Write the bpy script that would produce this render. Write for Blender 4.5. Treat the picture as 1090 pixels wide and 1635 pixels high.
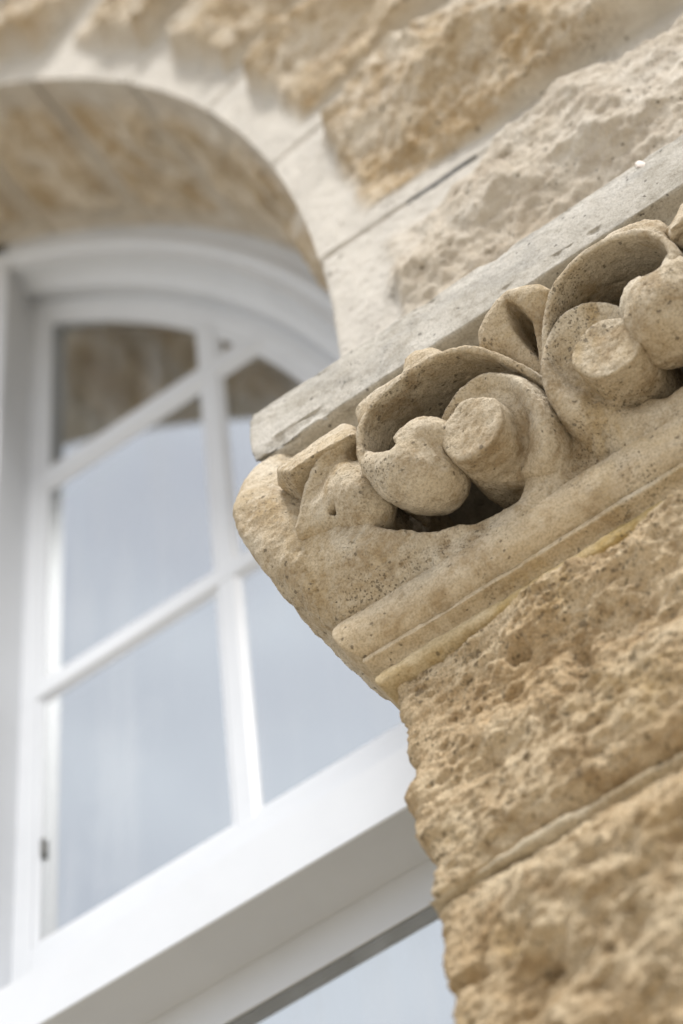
import bpy, bmesh, math
import numpy as np
from mathutils import Matrix, Vector

# ------------------------------------------------------------------ camera, sky, sun, exposure
for o in list(bpy.data.objects): bpy.data.objects.remove(o, do_unlink=True)
SC = bpy.context.scene
COL = SC.collection
cam = bpy.data.cameras.new('camera'); camo = bpy.data.objects.new('camera', cam); COL.objects.link(camo)
cr = Vector((0.8155986, 0.57242627, -0.08442204)); cu = Vector((0.51765516, -0.65667178, 0.54846632)); cf = Vector((-0.25851895, 0.49102987, 0.8319))
camo.matrix_world = Matrix(((cr.x, cu.x, -cf.x, 0), (cr.y, cu.y, -cf.y, 0), (cr.z, cu.z, -cf.z, 1.6), (0, 0, 0, 1)))
cam.sensor_fit = 'VERTICAL'; cam.sensor_height = 36; cam.sensor_width = 24; cam.lens = 89.21
cam.clip_start = 0.05; cam.clip_end = 2000
cam.dof.use_dof = True; cam.dof.focus_distance = 2.56; cam.dof.aperture_fstop = 2.7; cam.dof.aperture_blades = 0
SC.camera = camo

SUN_DIR = Vector((0.20, -0.47, 0.86)).normalized()          # towards the sun
world = bpy.data.worlds.new('World'); SC.world = world; world.use_nodes = True
wn = world.node_tree.nodes; wl = world.node_tree.links; wn.clear()
sky = wn.new('ShaderNodeTexSky'); sky.sky_type = 'NISHITA'; sky.sun_disc = False
sky.sun_elevation = math.asin(SUN_DIR.z); sky.sun_rotation = math.atan2(SUN_DIR.x, SUN_DIR.y)
sky.air_density = 1.0; sky.dust_density = 4.0; sky.ozone_density = 1.0
tc = wn.new('ShaderNodeTexCoord'); mp = wn.new('ShaderNodeMapping'); mp.inputs['Scale'].default_value = (1, 1, 1.6)
cn = wn.new('ShaderNodeTexNoise'); cn.inputs['Scale'].default_value = 6.5; cn.inputs['Detail'].default_value = 5
ramp = wn.new('ShaderNodeValToRGB'); ramp.color_ramp.elements[0].position = .30; ramp.color_ramp.elements[1].position = .68
ramp.color_ramp.elements[0].color = (.30, .30, .30, 1); ramp.color_ramp.elements[1].color = (.97, .97, .97, 1)
mixs = wn.new('ShaderNodeMix'); mixs.data_type = 'RGBA'
mixs.inputs[7].default_value = (9.6, 10.3, 11.2, 1)         # thin bright cloud veil over the blue sky
bg = wn.new('ShaderNodeBackground'); bg.inputs['Strength'].default_value = 0.088
wo = wn.new('ShaderNodeOutputWorld')
wl.new(tc.outputs['Generated'], mp.inputs['Vector']); wl.new(mp.outputs['Vector'], cn.inputs['Vector'])
wl.new(cn.outputs['Fac'], ramp.inputs['Fac']); wl.new(ramp.outputs['Color'], mixs.inputs[0])
sx = wn.new('ShaderNodeSeparateXYZ'); wl.new(tc.outputs['Generated'], sx.inputs[0])
mr = wn.new('ShaderNodeMapRange'); mr.inputs['To Min'].default_value = .86; mr.inputs['To Max'].default_value = 1.04    # bright haze, a little brighter overhead
wl.new(sx.outputs['Z'], mr.inputs['Value'])
vm = wn.new('ShaderNodeVectorMath'); vm.operation = 'SCALE'; vm.inputs[0].default_value = (9.3, 9.8, 10.5); wl.new(mr.outputs[0], vm.inputs['Scale']); wl.new(vm.outputs[0], mixs.inputs[7])
wl.new(sky.outputs['Color'], mixs.inputs[6]); wl.new(mixs.outputs[2], bg.inputs['Color']); wl.new(bg.outputs[0], wo.inputs[0])
sl = bpy.data.lights.new('sun', 'SUN'); so = bpy.data.objects.new('sun', sl); COL.objects.link(so)
sl.energy = 2.3; sl.angle = math.radians(13); sl.color = (1, .98, .95)
so.rotation_euler = (-SUN_DIR).to_track_quat('-Z', 'Y').to_euler(); so.location = (-3, -4, 9)
vs = SC.view_settings; vs.view_transform = 'Standard'; vs.look = 'None'; vs.exposure = 0.81; vs.gamma = 1; vs.use_curve_mapping = False

# ------------------------------------------------------------------ helpers: numpy noise
rng = np.random.default_rng(7)
PERM = rng.permutation(4096).astype(np.int64)
GR = rng.normal(size=(4096, 3)); GR /= np.linalg.norm(GR, axis=1)[:, None]
RP = rng.random((4096, 3)); RV = rng.random(4096)
def _h(i, j, k): return PERM[(PERM[(PERM[i & 4095] + j) & 4095] + k) & 4095]
def pn(p, s, seed=0):
    q = np.asarray(p, float) * s + seed * 17.31; b = np.floor(q).astype(np.int64); f = q - b
    w = f * f * f * (f * (f * 6 - 15) + 10); out = 0
    for dx in (0, 1):
        wx = w[:, 0] if dx else 1 - w[:, 0]
        for dy in (0, 1):
            wy = w[:, 1] if dy else 1 - w[:, 1]
            for dz in (0, 1):
                wz = w[:, 2] if dz else 1 - w[:, 2]
                g = GR[_h(b[:, 0] + dx, b[:, 1] + dy, b[:, 2] + dz)]
                out = out + wx * wy * wz * ((f - (dx, dy, dz)) * g).sum(1)
    return out * 1.6
def fbm(p, s, o=4, seed=0, gain=.5):
    a = 1.; t = 0
    for i in range(o): t = t + a * pn(p, s * 2 ** i, seed + i); a *= gain
    return t
def worley(p, s, seed=0, jit=1.):
    q = np.asarray(p, float) * s + seed * 9.73; b = np.floor(q).astype(np.int64)
    d1 = np.full(len(q), 9.); d2 = np.full(len(q), 9.); idv = np.zeros(len(q))
    for dx in (-1, 0, 1):
        for dy in (-1, 0, 1):
            for dz in (-1, 0, 1):
                h = _h(b[:, 0] + dx, b[:, 1] + dy, b[:, 2] + dz)
                d = np.sqrt((((b + (dx, dy, dz)) + .5 + (RP[h] - .5) * jit - q) ** 2).sum(1))
                m = d < d1
                d2 = np.where(m, d1, np.minimum(d2, d)); idv = np.where(m, RV[h], idv); d1 = np.where(m, d, d1)
    return d1, d2, idv
def sst(x, a, b):
    t = np.clip((x - a) / (b - a), 0, 1); return t * t * (3 - 2 * t)
def pits(p, s, amount, seed=0, size=.42):
    """depth 0..1 of scattered rounded holes; amount = share of cells holding one"""
    d1, _, iv = worley(p, s, seed); r = size * (.35 + .65 * ((iv * 7.13) % 1))
    return np.where(iv < amount, np.clip(1 - d1 / r, 0, 1) ** .6, 0)

# ------------------------------------------------------------------ helpers: objects
def link(name, me, mat=None, parent=None, base=None, smooth=True):
    o = bpy.data.objects.new(name, me); COL.objects.link(o)
    if mat is not None: me.materials.append(mat)
    if smooth: me.polygons.foreach_set('use_smooth', np.ones(len(me.polygons), bool))
    if parent is not None: o.parent = parent
    return o
def mesh_np(name, v, f, mat=None, parent=None, smooth=True, off=None, rough=None):
    v = np.asarray(v, float)
    if off is not None: v = v - np.asarray(off)
    me = bpy.data.meshes.new(name); me.from_pydata(v.tolist(), [], [list(map(int, q)) for q in f]); me.update()
    if rough is not None: me.attributes.new('rough', 'FLOAT', 'POINT').data.foreach_set('value', np.asarray(rough, np.float32))
    return link(name, me, mat, parent, smooth=smooth)
def empty(name, loc, label, cat, group=None):
    o = bpy.data.objects.new(name, None); COL.objects.link(o); o.location = loc; o.empty_display_size = .1
    o['label'] = label; o['category'] = cat
    if group: o['group'] = group
    return o
def grid_faces(nu, nv, base=0, flip=False):
    i = np.arange(nu - 1)[:, None]; j = np.arange(nv - 1)[None]
    a = base + i * nv + j; q = np.stack([a, a + nv, a + nv + 1, a + 1], -1).reshape(-1, 4)
    return q[:, ::-1] if flip else q
def vnormals(v, f):
    f = np.asarray(f); n = np.cross(v[f[:, 2]] - v[f[:, 0]], v[f[:, 3]] - v[f[:, 1]]); o = np.zeros_like(v)
    for k in range(4): np.add.at(o, f[:, k], n)
    return o / (np.linalg.norm(o, axis=1)[:, None] + 1e-12)
def surface_nets(V, org, h):
    nx, ny, nz = V.shape; ins = V < 0
    cnt = np.zeros((nx - 1, ny - 1, nz - 1), np.int8)
    for a in (0, 1):
        for b in (0, 1):
            for c in (0, 1): cnt += ins[a:nx - 1 + a, b:ny - 1 + b, c:nz - 1 + c]
    act = (cnt > 0) & (cnt < 8); idx = np.full(act.shape, -1, np.int64); ii = np.argwhere(act); idx[act] = np.arange(len(ii))
    P = np.zeros((len(ii), 3)); n = np.zeros(len(ii)); cs = [(a, b, c) for a in (0, 1) for b in (0, 1) for c in (0, 1)]
    cv = {c: V[ii[:, 0] + c[0], ii[:, 1] + c[1], ii[:, 2] + c[2]] for c in cs}
    for c in cs:
        for ax in range(3):
            if c[ax] == 0:
                d = list(c); d[ax] = 1; d = tuple(d); a0 = cv[c]; a1 = cv[d]; m = (a0 < 0) != (a1 < 0)
                t = np.where(m, a0 / np.where(m, a0 - a1, 1), 0); q = np.array(c, float)[None].repeat(len(ii), 0); q[:, ax] = t
                P += q * m[:, None]; n += m
    v = (ii + P / n[:, None]) * h + np.asarray(org)
    F = []
    for ax in range(3):
        o1, o2 = (ax + 1) % 3, (ax + 2) % 3
        sl0 = [slice(None)] * 3; sl1 = [slice(None)] * 3; sl0[ax] = slice(0, -1); sl1[ax] = slice(1, None)
        for k in (o1, o2): sl0[k] = slice(1, -1); sl1[k] = slice(1, -1)
        A = ins[tuple(sl0)]; B = ins[tuple(sl1)]
        for fl, M in ((0, A & ~B), (1, ~A & B)):
            e = np.argwhere(M)
            if not len(e): continue
            e[:, o1] += 1; e[:, o2] += 1
            def g(da, db):
                t = e.copy(); t[:, o1] += da; t[:, o2] += db; return idx[t[:, 0], t[:, 1], t[:, 2]]
            q = np.stack([g(-1, -1), g(0, -1), g(0, 0), g(-1, 0)], 1)
            F.append(q[:, ::-1] if fl else q)
    return v, np.concatenate(F)

# ------------------------------------------------------------------ materials
def node_mat(name):
    m = bpy.data.materials.new(name); m.use_nodes = True; nt = m.node_tree; nt.nodes.clear()
    out = nt.nodes.new('ShaderNodeOutputMaterial'); b = nt.nodes.new('ShaderNodeBsdfPrincipled')
    nt.links.new(b.outputs[0], out.inputs[0]); return m, nt, b
class NB:
    def __init__(s, nt): s.nt = nt; s.tc = nt.nodes.new('ShaderNodeTexCoord').outputs['Object']
    def n(s, t, **k):
        x = s.nt.nodes.new(t)
        for a, v in k.items(): setattr(x, a, v)
        return x
    def l(s, a, b): s.nt.links.new(a, b)
    def map(s, sc):
        m = s.n('ShaderNodeMapping'); m.inputs['Scale'].default_value = sc; s.l(s.tc, m.inputs['Vector']); return m.outputs[0]
    def noise(s, scale, detail=5, rough=.55, vec=None, dist=0.):
        x = s.n('ShaderNodeTexNoise'); x.inputs['Scale'].default_value = scale; x.inputs['Detail'].default_value = detail
        x.inputs['Roughness'].default_value = rough; x.inputs['Distortion'].default_value = dist
        s.l(vec or s.tc, x.inputs['Vector']); return x.outputs['Fac']
    def vor(s, scale, vec=None, feature='F1'):
        x = s.n('ShaderNodeTexVoronoi'); x.inputs['Scale'].default_value = scale; x.feature = feature
        s.l(vec or s.tc, x.inputs['Vector']); return x.outputs['Distance']
    def ramp(s, fac, a, b, lo=0., hi=1.):
        x = s.n('ShaderNodeMapRange'); x.inputs['From Min'].default_value = a; x.inputs['From Max'].default_value = b
        x.inputs['To Min'].default_value = lo; x.inputs['To Max'].default_value = hi; x.interpolation_type = 'SMOOTHSTEP'
        s.l(fac, x.inputs['Value']); return x.outputs[0]
    def mix(s, fac, a, b, mode='MIX'):
        x = s.n('ShaderNodeMix', data_type='RGBA', blend_type=mode)
        for i, v in ((0, fac), (6, a), (7, b)):
            if isinstance(v, (int, float)): x.inputs[i].default_value = v
            elif isinstance(v, tuple): x.inputs[i].default_value = (*v, 1)
            else: s.l(v, x.inputs[i])
        return x.outputs[2]
    def math(s, op, a, b=0.):
        x = s.n('ShaderNodeMath', operation=op)
        for i, v in ((0, a), (1, b)):
            if isinstance(v, (int, float)): x.inputs[i].default_value = v
            else: s.l(v, x.inputs[i])
        return x.outputs[0]
    def bump(s, h, dist, strength=1., nrm=None):
        x = s.n('ShaderNodeBump'); x.inputs['Distance'].default_value = dist; x.inputs['Strength'].default_value = strength
        s.l(h, x.inputs['Height'])
        if nrm is not None: s.l(nrm, x.inputs['Normal'])
        return x.outputs[0]

def stone(name, base, light, dark, ochre, och=(.52, .70), grain=.0012, pit=.0016, pitscale=160., pitamt=.30, streak=None, grey=None, dressed=None):
    m, nt, b = node_mat(name); k = NB(nt)
    c = k.mix(k.ramp(k.noise(9, 6, .6), .38, .66), base, light)
    c = k.mix(k.ramp(k.noise(21, 7, .7, dist=.6), .44, .66, 0, .85), c, dark)
    if ochre: c = k.mix(k.ramp(k.noise(5.5, 5, .6, dist=.8), och[0], och[1], 0, .8), c, ochre)
    if grey:
        st = k.noise(22, 7, .7, vec=k.map((.8, 1, 1.15)))
        c = k.mix(k.ramp(st, .44, .70, 0, .65), c, grey)
    fine = k.noise(420, 3, .6); c = k.mix(k.ramp(fine, .40, .68, 0, .45), c, tuple(x * .55 for x in dark))
    c = k.mix(k.ramp(k.noise(90, 4, .6), .44, .70, 0, .35), c, light)
    if dressed:                                   # tooled margins mix pale, quarry faces and the arch soffit browner
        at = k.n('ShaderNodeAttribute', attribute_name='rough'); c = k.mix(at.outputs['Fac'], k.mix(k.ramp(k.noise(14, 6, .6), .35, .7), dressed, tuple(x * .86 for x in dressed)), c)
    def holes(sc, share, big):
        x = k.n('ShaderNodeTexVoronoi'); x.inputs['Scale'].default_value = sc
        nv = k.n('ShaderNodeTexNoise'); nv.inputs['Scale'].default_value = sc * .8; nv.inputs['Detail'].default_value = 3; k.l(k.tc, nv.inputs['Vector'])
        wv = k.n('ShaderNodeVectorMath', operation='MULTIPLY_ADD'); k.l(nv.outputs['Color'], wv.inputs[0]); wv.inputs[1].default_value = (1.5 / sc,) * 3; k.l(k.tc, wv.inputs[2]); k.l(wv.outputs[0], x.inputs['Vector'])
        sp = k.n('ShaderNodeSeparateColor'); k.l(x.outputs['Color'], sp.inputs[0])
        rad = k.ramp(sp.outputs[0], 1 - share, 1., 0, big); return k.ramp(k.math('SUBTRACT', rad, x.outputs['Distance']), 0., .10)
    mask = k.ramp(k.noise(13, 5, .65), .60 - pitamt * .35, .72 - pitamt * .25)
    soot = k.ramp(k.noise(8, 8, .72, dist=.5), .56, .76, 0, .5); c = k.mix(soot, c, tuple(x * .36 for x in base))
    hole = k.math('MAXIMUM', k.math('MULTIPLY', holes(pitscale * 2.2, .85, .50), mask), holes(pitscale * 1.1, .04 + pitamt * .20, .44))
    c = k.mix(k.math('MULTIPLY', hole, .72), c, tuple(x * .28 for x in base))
    k.l(c, b.inputs['Base Color']); b.inputs['Roughness'].default_value = .93; b.inputs['Specular IOR Level'].default_value = .18
    nb = k.bump(hole, pit, 1.); nb.node.invert = True
    nb = k.bump(k.noise(430, 4, .75), grain, 1., nb); nb = k.bump(k.noise(70, 5, .6), grain * 2.2, .8, nb)
    k.l(nb, b.inputs['Normal']); return m

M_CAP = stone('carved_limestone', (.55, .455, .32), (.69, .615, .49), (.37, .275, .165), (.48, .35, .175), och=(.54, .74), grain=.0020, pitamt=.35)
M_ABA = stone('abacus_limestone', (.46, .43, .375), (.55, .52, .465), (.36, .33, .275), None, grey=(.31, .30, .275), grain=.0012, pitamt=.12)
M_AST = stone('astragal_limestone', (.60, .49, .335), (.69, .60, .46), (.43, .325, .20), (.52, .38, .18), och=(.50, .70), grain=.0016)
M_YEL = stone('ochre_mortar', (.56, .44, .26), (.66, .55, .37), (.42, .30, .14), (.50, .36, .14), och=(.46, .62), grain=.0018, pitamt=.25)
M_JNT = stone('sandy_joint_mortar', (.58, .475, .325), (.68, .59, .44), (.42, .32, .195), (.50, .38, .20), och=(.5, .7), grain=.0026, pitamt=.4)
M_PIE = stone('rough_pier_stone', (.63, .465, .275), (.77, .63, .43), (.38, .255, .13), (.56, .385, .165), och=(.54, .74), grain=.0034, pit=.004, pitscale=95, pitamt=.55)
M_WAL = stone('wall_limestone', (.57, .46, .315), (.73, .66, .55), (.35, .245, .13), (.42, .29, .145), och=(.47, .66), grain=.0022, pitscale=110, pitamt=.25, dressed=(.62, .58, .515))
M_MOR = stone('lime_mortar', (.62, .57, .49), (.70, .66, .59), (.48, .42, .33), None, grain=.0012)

m, nt, b = node_mat('white_gloss_paint'); k = NB(nt)
c = k.mix(k.ramp(k.noise(7, 5, .6), .4, .7), (.59, .61, .64), (.57, .59, .62)); c = k.mix(k.ramp(k.noise(60, 4, .7), .58, .74, 0, .25), c, (.66, .65, .62))
k.l(c, b.inputs['Base Color']); b.inputs['Roughness'].default_value = .42; b.inputs['Specular IOR Level'].default_value = .35
k.l(k.bump(k.noise(45, 4, .6, vec=k.map((1, 1, .3))), .0006, .5), b.inputs['Normal']); M_WHT = m

m = bpy.data.materials.new('window_glass'); m.use_nodes = True; nt = m.node_tree; nt.nodes.clear(); k = NB(nt)
out = k.n('ShaderNodeOutputMaterial'); tr = k.n('ShaderNodeBsdfTransparent'); gl = k.n('ShaderNodeBsdfGlossy'); mx = k.n('ShaderNodeMixShader'); fr = k.n('ShaderNodeFresnel')
fr.inputs['IOR'].default_value = 5.4; tr.inputs['Color'].default_value = (.72, .78, .76, 1); gl.inputs['Roughness'].default_value = .01; gl.inputs['Color'].default_value = (.95, .98, 1, 1)
k.l(fr.outputs[0], mx.inputs[0]); k.l(tr.outputs[0], mx.inputs[1]); k.l(gl.outputs[0], mx.inputs[2]); df = k.n('ShaderNodeBsdfDiffuse'); df.inputs['Color'].default_value = (.62, .64, .66, 1); mx2 = k.n('ShaderNodeMixShader')
film = k.math('ADD', k.ramp(k.noise(3.0, 5, .6, vec=k.map((7, 1, .45))), .40, .75, .02, .17), k.ramp(k.noise(9, 4, .6, vec=k.map((1, 1, .7))), .5, .75, 0, .07))
k.l(film, mx2.inputs[0]); k.l(mx.outputs[0], mx2.inputs[1]); k.l(df.outputs[0], mx2.inputs[2]); k.l(mx2.outputs[0], out.inputs[0]); M_GLS = m

def plain(name, col, rough=.8, var=.2, sc=4.):
    m, nt, b = node_mat(name); k = NB(nt)
    k.l(k.mix(k.ramp(k.noise(sc, 5), .35, .7), col, tuple(x * (1 - var) for x in col)), b.inputs['Base Color']); b.inputs['Roughness'].default_value = rough; return m
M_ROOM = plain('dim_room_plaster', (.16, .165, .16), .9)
M_GAP = plain('gap_black', (.02, .02, .02), .6)  # black painted for the shade inside narrow gaps
M_GRD = plain('pale_paving', (.40, .35, .27), .9, .15, 2)
M_IRON = plain('dull_iron', (.10, .10, .09), .5)

# ------------------------------------------------------------------ dimensions of the place (metres)
YA, XL, XR, XC = 1.264, -0.763, -0.091, -0.427      # abacus front, its left and right ends, capital's axis
YW, JX = 1.346, -0.682                               # wall and pier face, window jamb
CX, CZ, RA = -2.834, 4.300, 2.1525                   # arch centre and radius
YF = 1.693                                           # window frame face

# ground
g = mesh_np('pavement', [(-300, -300, 0), (300, -300, 0), (300, 300, 0), (-300, 300, 0)], [(0, 1, 2, 3)], M_GRD, smooth=False); g['kind'] = 'structure'

# ------------------------------------------------------------------ wall over the arch: rock-faced voussoirs with dressed margins
wall = empty('stone_wall', (JX, YW, 4.04), 'pale rock-faced limestone wall with an arch of wedge-shaped stones above the window', 'wall')
WB = np.array(wall.location)
def facets(q, s, seed, tilt, bowl=.9):
    """shell-shaped flake scars that meet in sharp ridges: lower envelope of tilted bowls"""
    q = q * s + seed * 9.73; b_ = np.floor(q).astype(np.int64); best = np.full(len(q), 9.)
    for dx in (-1, 0, 1):
        for dy in (-1, 0, 1):
            for dz in (-1, 0, 1):
                hh = _h(b_[:, 0] + dx, b_[:, 1] + dy, b_[:, 2] + dz); c = (b_ + (dx, dy, dz)) + RP[hh]; d = q - c
                best = np.minimum(best, (RV[hh] - .5) * .8 + bowl * (d * d).sum(1) + tilt * (d * GR[hh]).sum(1))
    return best
def rock(p, s, seed, amp):
    """chipped quarry face: large flake scars, smaller chips and grain; p in metres"""
    q = p + .035 * np.stack([pn(p, 7, seed + 40), pn(p, 7, seed + 41), pn(p, 7, seed + 42)], 1) + .008 * np.stack([pn(p, 30, seed + 43), pn(p, 30, seed + 44), pn(p, 30, seed + 45)], 1)
    return amp * (1.15 * facets(q * (.62, 1, 1.25), s, seed, .8, 1.0) + .30 * facets(q * (.8, 1, 1.1), s * 3.0, seed + 3, .6) + .60 * fbm(p, s * .6, 2, seed + 9) + .10 * fbm(p, s * 9, 4, seed + 5, .65))
def front_stone(P, L, ns, nt, seed, amp, mi, mj, name='voussoir', soffit=None, mr=None, ml=.040, browning=1.):
    """P(s,t) -> x,z arrays; s runs away from the opening, t along it; soffit = theta range when the stone also lines the arch"""
    s = np.linspace(0, 1, ns); t = np.linspace(0, 1, nt); S, T = np.meshgrid(s, t, indexing='ij'); S = S.ravel(); T = T.ravel()
    x, z = P(S, T); x0, z0 = P(S, T * 0); x1, z1 = P(S, T * 0 + 1); H = np.hypot(x1 - x0, z1 - z0)
    db = T * H; du = (1 - T) * H; dl = S * L
    p = np.stack([x, np.zeros_like(x), z], 1)
    wob = .011 * fbm(p, 12, 3, seed + 20)
    m_ = sst(dl + wob, mi, mi + .030) * sst(db + wob * .35, ml, ml + .010) * sst(du + wob, mj, mj + .045)
    if mr is not None: m_ = m_ * sst((1 - S) * L + wob, mr, mr + .03)
    rk_ = rock(p, 3.9, seed, amp * 1.1); rk_ = rk_ - np.median(rk_)
    h = m_ * np.clip(amp * .85 + rk_, .004, amp * 1.6) + .0012 * fbm(p, 60, 3, seed + 2) + .0012 * fbm(p, 9, 2, seed + 7)
    edge = np.minimum(np.minimum(db, du), .03); h -= .0045 * (1 - sst(edge + .002 * pn(p, 40, seed), .0015, .0065))
    if soffit is None: h -= .006 * (1 - sst(dl, 0, .006))
    v = [np.stack([x, YW - h, z], 1)]; f = [grid_faces(ns, nt, 0)]; nb = ns * nt; ro_ = [m_ * browning]
    # returns into the joints
    def skirt(ids, dvec):
        nonlocal nb
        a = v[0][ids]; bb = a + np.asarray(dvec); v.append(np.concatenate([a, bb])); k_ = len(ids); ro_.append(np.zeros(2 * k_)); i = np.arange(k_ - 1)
        f.append(np.stack([nb + i, nb + i + 1, nb + k_ + i + 1, nb + k_ + i], 1)); nb += 2 * k_
    G = np.arange(ns * nt).reshape(ns, nt)
    for ids in (G[:, 0], G[:, -1], G[-1, :]): skirt(ids, (0, .12, 0))
    if soffit is not None:
        th0, th1 = soffit; nv_ = 48; D = YF - YW
        vv = np.linspace(0, 1, nv_); TT, VV = np.meshgrid(t, vv, indexing='ij'); TT = TT.ravel(); VV = VV.ravel()
        th = th0 + (th1 - th0) * TT; q = np.stack([th * RA, VV * D, np.full_like(th, seed * 3.)], 1)
        arc = RA * (th1 - th0); da = np.minimum(TT, 1 - TT) * arc; w2 = .012 * fbm(q, 14, 3, seed + 31)
        mm = sst(VV * D + w2, .045, .075) * sst((1 - VV) * D + w2, .03, .06) * sst(da + w2, .022, .05)
        hh = mm * np.maximum(.014 + rock(q, 5.0, seed + 60, .030) - .006, -.004) + .001 * fbm(q, 30, 3, seed)
        hh -= .014 * (1 - sst(da, .003, .009)); hh *= sst(VV * D, 0, .006)
        h0 = v[0][G[0, :]][:, 1]          # arris follows the front edge
        r = RA - hh; y = YW + VV * D; y = np.where(VV == 0, np.repeat(h0, nv_), y)
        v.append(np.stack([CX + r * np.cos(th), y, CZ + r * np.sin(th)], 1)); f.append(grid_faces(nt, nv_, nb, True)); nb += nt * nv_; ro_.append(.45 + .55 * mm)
    else: skirt(G[0, :], (0, YF - YW + .02, 0))
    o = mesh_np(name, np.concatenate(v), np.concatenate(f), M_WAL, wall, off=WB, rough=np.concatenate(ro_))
    return o
TH = [math.asin((4.434 - CZ) / RA)] + [math.radians(a) for a in (12.8, 21.5, 30.2, 39.7, 48.5, 57.5)]
# springer
def PF(s, t):
    z = 4.041 + (4.434 - 4.041) * t; xl = np.where(z < CZ, JX, CX + np.sqrt(np.maximum(RA ** 2 - (z - CZ) ** 2, 0))); return xl + s * .95, z
front_stone(PF, .95, 300, 132, 3, .040, .080, .045, 'springer_stone', ml=.02, browning=.5)
def mk(th0, th1, d0, d1, L):
    def P(s, t):
        th = th0 + (th1 - th0) * t; d = d0 + (d1 - d0) * t
        return CX + RA * np.cos(th) + s * L * np.cos(d), CZ + RA * np.sin(th) + s * L * np.sin(d)
    return P
front_stone(mk(TH[0], TH[1], 0, TH[1], .95), .95, 240, 100, 11, .056, .066, .030, soffit=(TH[0], TH[1]))
for i in range(1, 6):
    front_stone(mk(TH[i], TH[i + 1], TH[i], TH[i + 1], .72), .72, 140, 76, 17 + 5 * i, .052, .058, .032, soffit=(TH[i], TH[i + 1]))
# mortar core behind the joints, front sheet and soffit sheet, carrying the wall on past the frame
ths = np.linspace(-.0, math.radians(90), 60); v = []; f = []
core_z = np.concatenate([[4.045, 4.15], CZ + (RA + .009) * np.sin(ths)]); core_x = np.concatenate([[JX + .009] * 2, CX + (RA + .009) * np.cos(ths)])
n_ = len(core_x)
for xx, yy, zz in ((core_x, YF + .01, core_z), (core_x, YW + .0040, core_z), (core_x * 0 + 1.2, YW + .0040, np.maximum(core_z, core_z)), (core_x * 0 + 1.2, YF + .01, core_z)):
    v.append(np.stack([xx, np.full(n_, yy), zz], 1))
i = np.arange(n_ - 1)
for r in range(3): f.append(np.stack([r * n_ + i, r * n_ + i + 1, (r + 1) * n_ + i + 1, (r + 1) * n_ + i], 1))
f.append(np.stack([3 * n_ + i, 3 * n_ + i + 1, i + 1, i], 1))
vc = np.concatenate(v); top = 6.46; ex = len(vc)
mesh_np('mortar', vc, np.concatenate(f), M_MOR, wall, smooth=False, off=WB)
# plain masonry above the ring of wedge stones
o = bmesh.new(); bmesh.ops.create_cube(o, size=1, matrix=Matrix.Translation((-1.2, 1.6, 7.0)) @ Matrix.Diagonal((4.8, .46, 1.06, 1)))
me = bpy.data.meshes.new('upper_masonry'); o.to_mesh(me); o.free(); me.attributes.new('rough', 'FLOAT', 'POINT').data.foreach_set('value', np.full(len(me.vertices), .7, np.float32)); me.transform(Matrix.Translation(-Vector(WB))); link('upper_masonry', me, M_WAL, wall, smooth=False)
# open dark split in the bed joint above the springer
ck = []
for j in range(24):
    a = j / 23; x = -.552 + .105 * a; z = 4.4335 + .0012 * math.sin(9 * a) + .002 * a; w = .0032 * math.sin(math.pi * min(1, a * 1.0 + .05)) ** .6 * (.4 + .8 * a)
    ck += [(x, YW - .0008, z - w), (x, YW - .0008, z + w), (x, YW + .03, z + w), (x, YW + .03, z - w)]
CRACK = ck

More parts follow.
